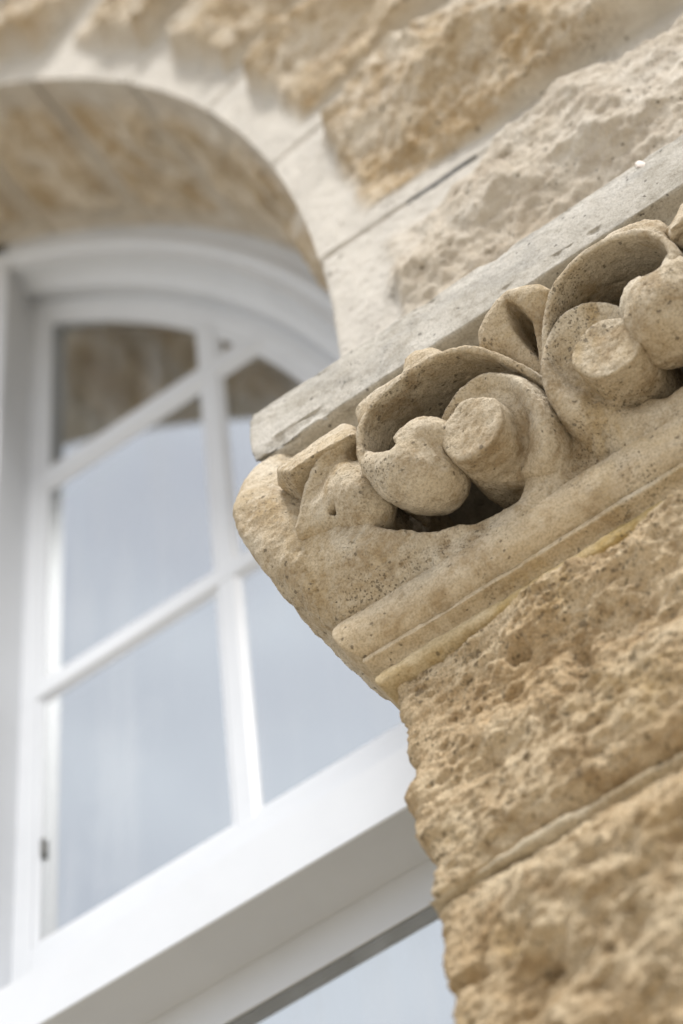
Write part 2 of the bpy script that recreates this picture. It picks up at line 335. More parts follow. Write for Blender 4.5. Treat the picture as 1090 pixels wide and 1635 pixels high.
# ------------------------------------------------------------------ pier of rough stones under the capital
pier = empty('stone_pier', (XC, 1.48, 0), 'rough tan limestone pier below the carved capital', 'pier')
PB = np.array(pier.location)
PX0, PX1 = -0.683, -0.171
def pier_stone(z0, z1, seed, amp, res, coarse, toprim=.03):
    """wraps left return, front and right return of one course"""
    yb = YF + .02
    path = [(PX0, y) for y in np.arange(yb, YW + .02, -res * 2)] 
    r = .016
    path += [(PX0 + r - r * math.cos(a), YW + r - r * math.sin(a)) for a in np.linspace(0, math.pi / 2, 9)]
    path += [(x, YW) for x in np.arange(PX0 + r + res, PX1 - r, res)]
    path += [(PX1 - r + r * math.sin(a), YW + r - r * math.cos(a)) for a in np.linspace(0, math.pi / 2, 9)] + [(PX1, y) for y in np.arange(YW + .02, yb, res * 3)]
    path = np.array(path); tn = np.gradient(path, axis=0); nrm = np.stack([tn[:, 1], -tn[:, 0]], 1); nrm /= np.linalg.norm(nrm, axis=1)[:, None]
    nz = int((z1 - z0) / res) + 1; zz = np.linspace(z0, z1, nz); nu = len(path)
    X = np.repeat(path[:, 0], nz); Y = np.repeat(path[:, 1], nz); NX = np.repeat(nrm[:, 0], nz); NY = np.repeat(nrm[:, 1], nz); Z = np.tile(zz, nu)
    p = np.stack([X, Y, Z], 1); pb = p * (.7, 1, 1.25)
    db = np.minimum(Z - z0, z1 - Z); ax = np.minimum(X - PX0, PX1 - X); ax = np.where(Y > YW + .017, .05 * 0, ax)
    rim = sst(db + .008 * fbm(p, 18, 3, seed), -.002, .03) * sst(z1 - Z + .01 * fbm(p, 12, 3, seed + 70), -.004, toprim)
    soft = .22 + .78 * sst(np.maximum(ax, 0), .01, .10)
    h = soft * rim * amp * (.55 * sst(ax, .02, .20) + .55 * fbm(pb, 4.2, 3, seed) + .30 * (1 - 2 * np.abs(fbm(pb, 9, 4, seed + 4))) * .6)
    h += (.0026 + .0024 * coarse) * fbm(pb, 30, 4, seed + 8, .6) * (.4 + rim) * soft + amp * .40 * rim * soft * facets(pb + .03 * np.stack([pn(p, 9, 80), pn(p, 9, 81), pn(p, 9, 82)], 1), 8.5, seed + 30, .9, 1.1) + .0026 * fbm(pb, 120, 3, seed + 12, .65)
    h -= .006 * np.clip(fbm(pb, 14, 3, seed + 50) - .15, 0, 1) * rim
    h -= .026 * coarse * pits(p * (.8, 1, 1.2), 30, .75, seed + 1) * rim + .006 * pits(pb, 75, .40, seed + 2) + .003 * pits(pb, 150, .45, seed + 3)
    h -= .046 * coarse * pits(p * (.7, 1, 1.3), 13, .50, seed + 6, .42) * rim
    h -= .012 * (1 - sst(db, 0, .008))
    # chipped left arris
    ar = np.exp(-((X - PX0) ** 2 + (Y - YW) ** 2) / .03 ** 2); h -= .006 * ar * np.clip(fbm(p * (.2, .2, 1), 22, 3, seed + 15) + .1, 0, 1)
    return path, nz, nu, p, np.stack([NX, NY, np.zeros_like(NX)], 1), h
def finish_pier(z0, z1, seed, amp, res, coarse, extra=None, toprim=.03):
    path, nz, nu, p, nr, h = pier_stone(z0, z1, seed, amp, res, coarse, toprim)
    if extra is not None: h = h + extra(p)
    v = p + nr * h[:, None]; f = grid_faces(nu, nz, 0)
    # close top and bottom into the joint
    n0 = len(v); b0 = np.arange(nu) * nz; b1 = b0 + nz - 1; vs_ = [v]
    fs = [f]; i = np.arange(nu - 1)
    for ids, up in ((b0, 0), (b1, 1)):
        q = p[ids] - nr[ids] * .06; base = n0; vs_.append(q); n0 += nu
        a = np.stack([ids[i], ids[i + 1], base + i + 1, base + i], 1); fs.append(a if up else a[:, ::-1])
    mesh_np('stone', np.concatenate(vs_), np.concatenate(fs), M_PIE, pier, off=PB)
def blob(p, c, r, d):
    q = (p - np.array(c)) / np.array(r); rr = np.sqrt((q ** 2).sum(1)) + .35 * pn(p, 60, 3); return -d * (1 - sst(rr, .35, 1.1))
def st1(p):
    e = blob(p, (-.542, YW, 3.470), (.016, .2, .016), .020) + blob(p, (-.487, YW, 3.408), (.020, .2, .036), .020) + blob(p, (-.44, YW, 3.53), (.02, .2, .010), .008)
    e += -.007 * np.exp(-(((p[:, 0] + .683) / .03) ** 2 + ((p[:, 2] - 3.42) / .02) ** 2)) + .006 * np.exp(-(((p[:, 0] + .683) / .03) ** 2 + ((p[:, 2] - 3.385) / .016) ** 2))
    return e
finish_pier(3.241, 3.552, 5, .040, .0021, .22, st1)
finish_pier(2.86, 3.232, 23, .060, .0026, 1.0, None, .11)
for i_, (a_, b_) in enumerate(((2.40, 2.85), (1.95, 2.39), (1.5, 1.94), (1.0, 1.49), (.5, .99), (0, .49))): finish_pier(a_, b_, 40 + i_, .055, .012, .3)
# proud mortar fillet in the bed joint, and a core
def box(name, x0, x1, y0, y1, z0, z1, mat, parent, bev=0., off=None, seg=2):
    bm = bmesh.new(); bmesh.ops.create_cube(bm, size=1, matrix=Matrix.Translation(((x0 + x1) / 2, (y0 + y1) / 2, (z0 + z1) / 2)) @ Matrix.Diagonal((x1 - x0, y1 - y0, z1 - z0, 1)))
    if bev: bmesh.ops.bevel(bm, geom=bm.edges[:], offset=bev, segments=seg, affect='EDGES', profile=.6)
    me = bpy.data.meshes.new(name); bm.to_mesh(me); bm.free()
    if off is not None: me.transform(Matrix.Translation(-Vector(off)))
    return link(name, me, mat, parent, smooth=False)
box('mortar', PX0 + .07, PX1 - .07, YW + .07, YF, 0, 3.56, M_MOR, pier, off=PB)

# ------------------------------------------------------------------ mouldings mitred round the capital
def resample(pts, step):
    pts = np.array(pts, float); d = np.r_[0, np.cumsum(np.linalg.norm(np.diff(pts, axis=0), axis=1))]; n = max(2, int(d[-1] / step) + 1)
    s = np.linspace(0, d[-1], n); s = np.unique(np.r_[s, d]); return np.stack([np.interp(s, d, pts[:, 0]), np.interp(s, d, pts[:, 1])], 1)
def smooth_profile(pts, it=1):
    pts = np.array(pts, float)
    for _ in range(it):
        q = [pts[0]]
        for a, b_ in zip(pts[:-1], pts[1:]): q += [a * .75 + b_ * .25, a * .25 + b_ * .75]
        q.append(pts[-1]); pts = np.array(q)
    return pts
def moulding(name, prof, mat, parent, off, disp, step=.0032, pstep=.003, yback=YF + .02, sm=2, x0=XL, x1=XR, y0=YA):
    pr = resample(smooth_profile(prof, sm), pstep)
    A = np.r_[np.arange(0, .34, step * 2), .34]; sgl = 1 - A / .34; nfr = int((x1 - x0) / step); fr_ = np.linspace(0, 1, nfr)
    P = []; K = []
    for e, z in pr:
        lx, rx, fy = x0 + e, x1 - e, y0 + e
        left = np.stack([np.full(len(sgl), lx), yback + (fy - yback) * (1 - sgl), np.full(len(sgl), z)], 1)
        fro = np.stack([lx + (rx - lx) * fr_, np.full(nfr, fy), np.full(nfr, z)], 1)[1:]
        right = np.stack([np.full(len(sgl), rx), fy + (yback - fy) * (1 - sgl), np.full(len(sgl), z)], 1)[1:]
        P.append(np.concatenate([left, fro, right]))
    P = np.array(P); nu, nv = P.shape[:2]; v = P.reshape(-1, 3); f = grid_faces(nu, nv, 0, True); n = vnormals(v, f)
    # normals must face out of the capital
    cen = np.array([XC, 1.6, v[:, 2].mean()]); 
    if ((v - cen) * n)[:, :2].sum() < 0: f = f[:, ::-1]; n = -n
    v = v + n * disp(v)[:, None]
    return mesh_np(name, v, f, mat, parent, off=off)

cap = empty('carved_capital', (XC, 1.48, 3.54), 'weathered limestone capital carved with paired scrolls, with a plain slab on top', 'capital')
CB = np.array(cap.location)
def d_aba(p):
    d = .0012 * fbm(p, 26, 4, 2) + .0005 * fbm(p, 120, 2, 6) - .0016 * pits(p, 80, .10, 3, .4)
    d -= .0090 * np.clip(fbm(p, 19, 4, 9) - .25, 0, 1) * (np.abs(p[:, 2] - 3.936) < .02)
    d -= .006 * np.clip(fbm(p, 20, 4, 12) - .25, 0, 1) * (p[:, 2] > 4.012)
    return d
aba = moulding('abacus', [(.09, 4.0365), (.012, 4.036), (.003, 4.0345), (.0025, 4.020), (0, 4.016), (-.0005, 3.936), (.004, 3.9315), (.020, 3.931), (.032, 3.925), (.042, 3.912), (.048, 3.896), (.056, 3.890), (.20, 3.888)], M_ABA, cap, CB, d_aba, sm=1)
def d_ast(p): return .0011 * fbm(p * (.5, 1, 1), 22, 4, 3) + .0006 * fbm(p, 120, 2, 8) - .0016 * pits(p, 90, .22, 5, .35) - .0035 * np.clip(fbm(p, 18, 3, 21) - .28, 0, 1)
ast = moulding('astragal', [(.090, 3.664), (.064, 3.656), (.051, 3.646), (.0440, 3.632), (.0435, 3.616), (.049, 3.602), (.059, 3.5925), (.0665, 3.5900), (.0665, 3.5885), (.0630, 3.5880), (.0622, 3.5805), (.0640, 3.5795), (.0745, 3.5775), (.080, 3.572)], M_AST, cap, CB, d_ast, sm=1)
def d_yel(p): return .0012 * fbm(p, 60, 3, 33) + .0014 * fbm(p * (.5, 1, 1), 16, 3, 31) + .0005 * fbm(p, 130, 2, 8)
yel = moulding('lower_fillet', [(.082, 3.574), (.0765, 3.570), (.0735, 3.564), (.0700, 3.558), (.0690, 3.551), (.0710, 3.5455), (.078, 3.543), (.095, 3.541)], M_YEL, cap, CB, d_yel, sm=2)
# the pier's bed-joint mortar strip, slightly proud
def d_jnt(p): return .0015 + .0050 * fbm(p * (.6, 1, .8), 13, 5, 44) + .0045 * fbm(p, 5, 2, 47) + .0022 * fbm(p, 55, 3, 45)
jn = moulding('joint_mortar', [(.100, 3.2445), (.086, 3.2420), (.0800, 3.2400), (.0785, 3.2367), (.0800, 3.2338), (.086, 3.2318), (.100, 3.229)], M_JNT, pier, PB, d_jnt, sm=2, step=.005)

# pale chip on the abacus edge
cm = plain('fresh_stone_chip', (.74, .66, .60), .9)
bm = bmesh.new(); bmesh.ops.create_icosphere(bm, subdivisions=3, radius=1)
for vv_ in bm.verts:
    q = np.array([vv_.co[:]]); s_ = 1 + .35 * float(pn(q, 1.7, 3)[0]); vv_.co = Vector((vv_.co.x * .0048 * s_ - vv_.co.z * .0028, vv_.co.y * .0016, vv_.co.z * .0085 * s_))
me = bpy.data.meshes.new('chip'); bm.to_mesh(me); bm.free(); me.transform(Matrix.Translation(Vector((-.247, YA + .0005, 4.0215)) - Vector(CB))); link('chip', me, cm, aba); me.polygons.foreach_set('use_smooth', np.ones(len(me.polygons), bool))

# ------------------------------------------------------------------ carved bell and scrolls: signed-distance sculpting
LA = math.radians(22); O3 = np.array([XC, 1.30, 3.56]); U3 = np.array([1., 0, 0]); W3 = np.array([0, -math.sin(LA), math.cos(LA)]); N3 = np.array([0, -math.cos(LA), -math.sin(LA)])
def to_world(q): return O3 + q[:, :1] * U3 + q[:, 1:2] * W3 + q[:, 2:3] * N3
def smin(a, b_, k_):
    h = np.clip(.5 + .5 * (b_ - a) / k_, 0, 1); return b_ + (a - b_) * h - k_ * h * (1 - h)
def smax(a, b_, k_): return -smin(-a, -b_, k_)
def sd_poly(U, W, poly):
    poly = np.array(poly); n = len(poly); d = np.full(U.shape, 1e9); s = np.zeros(U.shape, bool)
    for i in range(n):
        ax, ay = poly[i]; bx, by = poly[i - 1]; ex, ey = bx - ax, by - ay; wx, wy = U - ax, W - ay
        t = np.clip((wx * ex + wy * ey) / (ex * ex + ey * ey), 0, 1); d = np.minimum(d, (wx - ex * t) ** 2 + (wy - ey * t) ** 2)
        c = ((ay <= W) & (by > W)) | ((by <= W) & (ay > W))
        with np.errstate(divide='ignore', invalid='ignore'): s ^= c & (U < (bx - ax) * (W - ay) / (by - ay) + ax)
    return np.sqrt(d) * np.where(s, -1, 1)
def spline(pts, n):
    pts = np.array(pts, float); t = np.r_[0, np.cumsum(np.linalg.norm(np.diff(pts, axis=0), axis=1))]; P = np.vstack([2 * pts[0] - pts[1], pts, 2 * pts[-1] - pts[-2]])
    out = []
    for s in np.linspace(0, len(pts) - 1 - 1e-9, n):
        i = int(s); f = s - i; a, b_, c, d = P[i:i + 4]; out.append(.5 * (2 * b_ + (c - a) * f + (2 * a - 5 * b_ + 4 * c - d) * f * f + (3 * b_ - 3 * c + d - a) * f ** 3))
    return np.array(out)
def sd_path2(U, W, path):
    """2-D distance to a path and the running parameter 0..1 of the nearest point"""
    d = np.full(U.shape, 1e9); par = np.zeros(U.shape); n = len(path) - 1
    for i in range(n):
        a, b_ = path[i], path[i + 1]; e = b_ - a; wx, wy = U - a[0], W - a[1]; t = np.clip((wx * e[0] + wy * e[1]) / (e @ e), 0, 1)
        q = (wx - e[0] * t) ** 2 + (wy - e[1] * t) ** 2; m_ = q < d; d = np.where(m_, q, d); par = np.where(m_, (i + t) / n, par)
    return np.sqrt(d), par
def sd_tube(U, W, Nn, path, rad, k_=None):
    """rounded sweep through 3-D points with a radius at each"""
    d = np.full(U.shape, 1e9)
    for i in range(len(path) - 1):
        a, b_ = path[i], path[i + 1]; e = b_ - a; wx, wy, wz = U - a[0], W - a[1], Nn - a[2]; t = np.clip((wx * e[0] + wy * e[1] + wz * e[2]) / (e @ e), 0, 1)
        q = np.sqrt((wx - e[0] * t) ** 2 + (wy - e[1] * t) ** 2 + (wz - e[2] * t) ** 2) - (rad[i] + (rad[i + 1] - rad[i]) * t)
        d = np.minimum(d, q)
    return d
def sd_ell(U, W, Nn, c, r, rot=0.):
    x, y, z = U - c[0], W - c[1], Nn - c[2]
    if rot: x, y = x * math.cos(rot) + y * math.sin(rot), -x * math.sin(rot) + y * math.cos(rot)
    k0 = np.sqrt((x / r[0]) ** 2 + (y / r[1]) ** 2 + (z / r[2]) ** 2); return (k0 - 1) * min(r)
def sd_hull(U, W, Nn, pts, rnd=.003, k_=.004):
    bm = bmesh.new()
    for p in pts: bm.verts.new(p)
    bmesh.ops.convex_hull(bm, input=bm.verts[:]); bm.normal_update(); cen = np.mean(np.array(pts), axis=0); d = np.full(U.shape, -1e9); seen = []
    for fc in bm.faces:
        n = np.array(fc.normal); c = np.array(fc.verts[0].co)
        if (c - cen) @ n < 0: n = -n
        if any(n @ s[0] > .999 and abs((c - s[1]) @ n) < 1e-4 for s in seen): continue
        seen.append((n, c)); d = smax(d, (U - c[0]) * n[0] + (W - c[1]) * n[1] + (Nn - c[2]) * n[2], k_)
    bm.free(); return d - rnd
def lgrid(u0, u1, w0, w1, n0, n1, h):
    u = np.arange(u0, u1, h); w = np.arange(w0, w1, h); n = np.arange(n0, n1, h)
    U, W, Nn = np.meshgrid(u, w, n, indexing='ij'); return U, W, Nn, (u0, w0, n0), h
def carve_disp(v, seed, a=1.):
    d = a * (.0015 * fbm(v, 18, 3, seed) + .0010 * fbm(v, 60, 3, seed + 4, .6) + .0006 * fbm(v, 200, 2, seed + 6))
    return d - a * (.0030 * pits(v, 75, .12, seed + 1, .30) + .0020 * pits(v, 150, .25, seed + 2, .38))
def sculpt(name, F, g, seed, mat=None, parent=None, a=1.):
    V = F; v, f = surface_nets(V, g[3], g[4]); v = to_world(v)
    n = vnormals(v, f); vol = (v * n).sum()
    # orientation check: signed volume
    tri = f[:, :3]; sv = np.einsum('ij,ij->i', v[tri[:, 0]] - v.mean(0), np.cross(v[tri[:, 1]] - v.mean(0), v[tri[:, 2]] - v.mean(0))).sum()
    if sv < 0: f = f[:, ::-1]; n = -n
    v = v + n * carve_disp(v, seed, a)[:, None]
    return mesh_np(name, v, f, mat or M_CAP, parent or cap, off=CB)

HOOD1 = [(0.0087, 0.1804), (0.0011, 0.1935), (-0.0086, 0.2081), (-0.0253, 0.2317), (-0.0451, 0.2483), (-0.0633, 0.2558), (-0.0832, 0.2595), (-0.1099, 0.2594), (-0.1356, 0.2554), (-0.1568, 0.249), (-0.1719, 0.2358), (-0.1813, 0.2186), (-0.1861, 0.1982), (-0.185, 0.1755)]
HOOD2 = [(0.0186, 0.1816), (0.0306, 0.2094), (0.0466, 0.2346), (0.0635, 0.2499), (0.0864, 0.2607), (0.1143, 0.2644), (0.139, 0.2608), (0.161, 0.2514), (0.1755, 0.2368), (0.1834, 0.2195), (0.1827, 0.2013), (0.1761, 0.1879)]
KNOB = [(-0.0691, 0.1562), (0.0851, 0.151)]
PLATE = [(-0.0554, 0.1633), (0.0674, 0.1702)]
ROLL1 = [(-0.0148, 0.1887), (-0.0113, 0.1646), (-0.0130, 0.1394), (-0.0217, 0.1107), (-0.0366, 0.0839), (-0.0575, 0.0643), (-0.0826, 0.0564), (-0.113, 0.0572), (-0.1518, 0.0678), (-0.1958, 0.0894), (-0.2403, 0.1197)]
ROLL2 = [(0.0271, 0.2041), (0.0213, 0.1854), (0.021, 0.1621), (0.0265, 0.1357), (0.0395, 0.107), (0.0617, 0.0841), (0.0914, 0.0727), (0.1236, 0.0720), (0.1567, 0.0800), (0.2000, 0.0990), (0.2400, 0.1250)]
RECESS1 = [(-0.194, 0.2683), (-0.2023, 0.2115), (-0.2109, 0.139), (-0.1922, 0.1225), (-0.1708, 0.107), (-0.1546, 0.100), (-0.1403, 0.0956), (-0.1188, 0.0903), (-0.1039, 0.0886), (-0.0862, 0.0877), (-0.0680, 0.0935), (-.048, .115), (-0.0225, 0.2147), (-0.02, 0.262), (-0.19, 0.272)]
RECESS2 = [(0.0109, 0.2423), (0.02, 0.262), (0.20, 0.272), (0.20, 0.2447), (0.20, 0.185), (0.20, 0.125), (0.17, 0.104), (0.1357, 0.0916), (.1184, .0900), (0.1029, 0.0927), (0.07, 0.14), (0.04, 0.2)]
RR = [.010, .014, .026, .028, .029, .029, .032, .033, .032, .029, .022]

# bell body, in world coordinates
h = .0026
xs = np.arange(-.80, -.05, h); ys = np.arange(1.215, YF + .03, h); zs = np.arange(3.585, 3.95, h)
Xg, Yg, Zg = np.meshgrid(xs.astype(np.float32), ys.astype(np.float32), zs.astype(np.float32), indexing='ij')
def e_bell(z, d):
    """set-back of the bell from the abacus edge at height z, d metres in from its corner"""
    zpk = np.interp(d, [-.02, .0, .02, .04, .065, .10, .15], [3.838, 3.836, 3.815, 3.785, 3.745, 3.715, 3.70])
    epk = np.interp(d, [-.02, .0, .03, .065, .10, .16, .22, .28], [-.026, -.024, -.018, -.006, .002, .008, .030, .058])
    etop = np.interp(d, [0, .03, .05, .07, .12], [-.002, .010, .034, .046, .052])
    t = np.clip((z - 3.635) / (zpk - 3.635), 0, 1.); lo = .064 + (epk - .064) * np.sin(math.pi / 2 * t) ** .72; t2 = np.clip((z - zpk) / (3.935 - zpk), 0, 1)
    hi = epk + (etop - epk) * t2 ** 1.3
    return np.where(z < zpk, lo, hi)
dl = np.minimum(Xg - XL, XR - Xg)
e1 = e_bell(Zg, dl).astype(np.float32); e2 = e_bell(Zg, Yg - YA).astype(np.float32)
D = smax(YA + e1 - Yg, np.maximum(XL + e2 - Xg, Xg - (XR - e2)), .026)
D = np.maximum(D, np.maximum(np.maximum(3.60 - Zg, Zg - 3.936), Yg - (YF + .02)))
# local coordinates of the front zone
ky = int((1.54 - ys[0]) / h); sl_ = (slice(None), slice(0, ky), slice(None))
Ul = Xg[sl_] - XC; Yl = Yg[sl_] - O3[1]; Zl = Zg[sl_] - O3[2]
Wl = Yl * W3[1] + Zl * W3[2]; Nl = Yl * N3[1] + Zl * N3[2]
rec = np.minimum(sd_poly(Ul, Wl, RECESS1), sd_poly(Ul, Wl, RECESS2)); floor_ = Yg[sl_] - 1.48
rec = smax(rec + .001, floor_, .010); up_ = np.maximum(np.maximum(np.abs(Ul) - .205, .225 - Wl), Yg[sl_] - 1.325)
Dl = smax(D[sl_], -np.minimum(rec, up_), .008)
for R_ in (ROLL1, ROLL2):
    R_ = R_[3:]
    pth = np.c_[spline(R_, 26), np.interp(np.linspace(0, 1, 26), [0, .15, .3, .7, 1], [-.066, -.064, -.062, -.070, -.066])]
    Dl = smin(Dl, sd_tube(Ul, Wl, Nl, pth, np.interp(np.linspace(0, 1, 26), np.linspace(0, 1, 8), RR[3:])), .008)
# rough stem between the two scrolls
stem = np.array([(-.002, .06, -.10), (.002, .13, -.080), (.004, .17, -.062), (.006, .20, -.056)])
Dl = smin(Dl, sd_tube(Ul, Wl, Nl, stem, [.022, .017, .015, .012]), .010)
Dl = np.maximum(Dl, np.maximum(3.60 - Zg[sl_], Zg[sl_] - 3.936)); D[sl_] = Dl
v, f = surface_nets(D, (xs[0], ys[0], zs[0]), h)
tri = f[:, :3]; c0 = v.mean(0); sv = np.einsum('ij,ij->i', v[tri[:, 0]] - c0, np.cross(v[tri[:, 1]] - c0, v[tri[:, 2]] - c0)).sum()
if sv < 0: f = f[:, ::-1]
n = vnormals(v, f); low = 1 - sst(v[:, 2], 3.70, 3.80)
dd = carve_disp(v, 4, 1.) + low * .0022 * fbm(v, 34, 3, 71) - (.5 + low) * (.0022 * pits(v, 115, .26, 75, .40)) - .004 * sst(-v[:, 0], .70, .76) * (1 - sst(v[:, 2], 3.79, 3.82)) * np.clip(fbm(v, 22, 3, 77), 0, 1)
mesh_np('bell', v + n * dd[:, None], f, M_CAP, cap, off=CB)
del D, Dl, Xg, Yg, Zg, Ul, Wl, Nl, e1, e2, dl

# hooded upper scroll, each ending in a curled bulb
def hood(pts, seed, sgn):
    g = lgrid(min(p[0] for p in pts) - .03, max(p[0] for p in pts) + .03, .13, .29, -.125, .03, .0021); U, W, Nn = g[:3]
    path = spline(pts, 44); d2, par = sd_path2(U, W, path)
    front = np.interp(par.ravel(), [0, .12, .3, .75, 1], [-.030, -.014, 0, .002, .004]).reshape(par.shape) if sgn < 0 else np.interp(par.ravel(), [0, .12, .3, .8, 1], [-.016, -.010, 0, .004, .006]).reshape(par.shape)
    dep = np.clip(front - Nn, 0, .2); half = .0034 + .13 * dep * np.exp(-dep / .05)
    return g, smax(d2 - half, Nn - front, .0014)
g, F = hood(HOOD1, 100, -1); F = np.maximum(F, -.122 - g[2])
sculpt('scroll_hood', F, g, 101, a=.8)
g, F = hood(HOOD2, 110, 1); F = np.maximum(F, -.122 - g[2])
sculpt('scroll_hood', F, g, 111, a=.8)

def bulb(flip, seed, dx=0., dw=0.):
    g = lgrid(-.215, -.08, .095, .245, -.10, .055, .0021); U, W, Nn = g[:3]
    F = sd_ell(U, W, Nn, (-.143, .159, -.028), (.049, .0375, .050), -.75)
    F = smin(F, sd_tube(U, W, Nn, np.array([(-.1835, .206, -.006), (-.180, .186, -.004), (-.162, .164, -.008)]), [.006, .012, .022]), .018)
    F = smin(F, sd_ell(U, W, Nn, (-.121, .183, -.016), (.032, .023, .032), -.35), .012)
    hk = sd_poly(U, W, [(-.1750, .2090), (-.1665, .1910), (-.1575, .1800), (-.1495, .1760), (-.1430, .1785), (-.1432, .1850), (-.1485, .1915), (-.1450, .2060), (-.150, .235), (-.172, .235)])
    F = smax(F, -smax(hk, -.075 - Nn, .006), .0055)
    F = smax(F, -(sd_tube(U, W, Nn, np.array([(-.140, .158, .030), (-.126, .164, .032), (-.112, .170, .022)]), [.003, .004, .003])), .008)
    return g, F
g, F = bulb(False, 0); sculpt('scroll_bulb', F, g, 120)
def bulb_right():
    g = lgrid(.075, .225, .095, .245, -.10, .055, .0021); U, W, Nn = g[:3]
    F = sd_ell(U, W, Nn, (.150, .160, -.026), (.050, .041, .050), .75)
    F = smin(F, sd_tube(U, W, Nn, np.array([(.181, .204, -.006), (.177, .186, -.006), (.163, .170, -.010)]), [.006, .014, .024]), .018)
    F = smin(F, sd_ell(U, W, Nn, (.136, .186, -.020), (.024, .022, .030), .3), .016)
    F = smax(F, -sd_tube(U, W, Nn, np.array([(.168, .206, .016), (.160, .198, .010), (.154, .200, -.012), (.156, .210, -.03)]), [.007, .010, .010, .012]), .005)
    return g, F
g, F = bulb_right(); sculpt('scroll_bulb', F, g, 131)

def eye(kn, pl, seed, sgn):
    """knob on a spiralling band: the band is a crisp disc above, then widens round the axis side and sinks into the basin"""
    g = lgrid(min(kn[0], pl[0]) - .075, max(kn[0], pl[0]) + .075, .055, .24, -.115, .025, .0020); U, W, Nn = g[:3]
    rp = np.hypot(U - pl[0], (W - pl[1])); ang = np.arctan2(W - pl[1], (U - pl[0]) * -sgn) % (2 * math.pi)
    ip = lambda x, y: np.interp(ang.ravel(), x, y).reshape(ang.shape)
    Rr = ip([0, 1.57, 2.4, 3.14, 3.84, 4.25, 4.5, 4.72, 5.2, 6.2832], [.053, .053, .055, .061, .077, .090, .086, .056, .050, .053]) + .0014 * np.sin(3 * ang + seed)
    lv = ip([0, 1.57, 3.14, 3.84, 4.4, 4.7, 5.2, 6.2832], [-.012, -.009, -.013, -.021, -.036, -.046, -.048, -.012])
    t = np.clip((rp - .036) / (Rr - .036), 0, 1); wide = ip([1.9, 3.0, 4.6, 4.8], [0, 1, 1, 0])
    lv = lv - (1 - wide) * .008 * (1 - t) + wide * (.012 * np.sin(math.pi * np.clip(t, 0, 1)) - .012 * (1 - t) - .022 * np.clip(t - .6, 0, 1) ** 2 / .16)
    F = smax(rp - Rr, Nn - lv, .003)
    dep = np.clip(-Nn, 0, .05); rk = np.hypot((U - kn[0]) / 1.0, (W - kn[1]) / 1.03); a2 = np.arctan2(W - kn[1], U - kn[0])
    tilt = .05 * (U - kn[0]) * sgn - .10 * (W - kn[1])
    K = smax(rk - (.0350 + .07 * dep + .0012 * np.sin(2 * a2 + seed) + .0008 * np.sin(5 * a2)), Nn - (.002 + tilt), .0026)
    F = smin(F, K, .006)
    return g, np.maximum(F, -.108 - Nn)
g, F = eye(KNOB[0], PLATE[0], 1., 1); sculpt('scroll_eye', F, g, 141)
g, F = eye(KNOB[1], PLATE[1], 2.3, -1); sculpt('scroll_eye', F, g, 152)

def plate(name, poly, n0, n1, seed, slope=(0, 0), hollow=None, rnd=.010, taper=.0):
    u = [p[0] for p in poly]; w = [p[1] for p in poly]; cu_, cw_ = np.mean(u), np.mean(w)
    g = lgrid(min(u) - .015, max(u) + .015, min(w) - .015, max(w) + .015, n0 - .01, n1 + .03, .0021); U, W, Nn = g[:3]
    fr_ = n1 + slope[0] * (U - cu_) + slope[1] * (W - cw_)
    F = smax(sd_poly(U, W, poly) - taper * np.clip(fr_ - Nn, 0, .05), Nn - fr_, rnd)
    if hollow is not None: F = smax(F, -smax(sd_poly(U, W, hollow) + .10 * np.clip(fr_ - Nn, 0, .08), (fr_ - .07) - Nn, .004), .005)
    sculpt(name, np.maximum(F, n0 - Nn), g, seed, a=.8)
BUD = [(-0.036, 0.268), (-0.0321, 0.2798), (-0.0149, 0.2931), (0.0008, 0.3009), (0.0169, 0.3026), (0.0315, 0.2972), (0.0461, 0.2885), (0.0522, 0.278), (0.0429, 0.267), (0.0307, 0.2487), (0.0211, 0.2252), (0.0152, 0.1980), (-0.004, 0.1980), (-0.0143, 0.2368), (-0.0262, 0.2544)]
BUDH = [(0.0105, 0.2901), (0.0198, 0.2749), (0.0237, 0.2572), (0.0149, 0.2283), (0.0104, 0.2157), (0.0043, 0.2363), (0.0017, 0.2609), (0.0044, 0.2783)]
LEAF1 = [(-0.1850, 0.2400), (-0.1882, 0.2894), (-0.1803, 0.2951), (-0.1554, 0.2998), (-0.1252, 0.2956), (-0.118, 0.3149), (-0.1029, 0.3168), (-0.0867, 0.3064), (-0.0723, 0.2842), (-0.0723, 0.264), (-.10, .268), (-.13, .266), (-0.1606, 0.2565), (-.175, .244)]
LEAF2 = [(0.0826, 0.2850), (0.1304, 0.3058), (0.154, 0.3014), (0.17, 0.2945), (0.1818, 0.283), (0.187, 0.2686), (0.1802, 0.2480), (0.166, 0.2555), (0.14, 0.2665), (0.1143, 0.2700), (.09, .2665)]
LEAF3 = [(0.1817, 0.2598), (0.1961, 0.2645), (0.2193, 0.2594), (0.2362, 0.2325), (0.2178, 0.2073), (0.192, 0.2302)]
plate('leaf_bud', BUD, -.10, -.030, 161, (.0, .25), BUDH, .016, .15)
plate('leaf_tip', LEAF1, -.11, -.030, 171, (.05, -.30), None, .014, .1)
plate('leaf_tip', LEAF2, -.11, -.030, 181, (-.05, -.30), None, .014, .1)
plate('leaf_tip', LEAF3, -.11, -.025, 186, (0, .1), None, .016, .1)

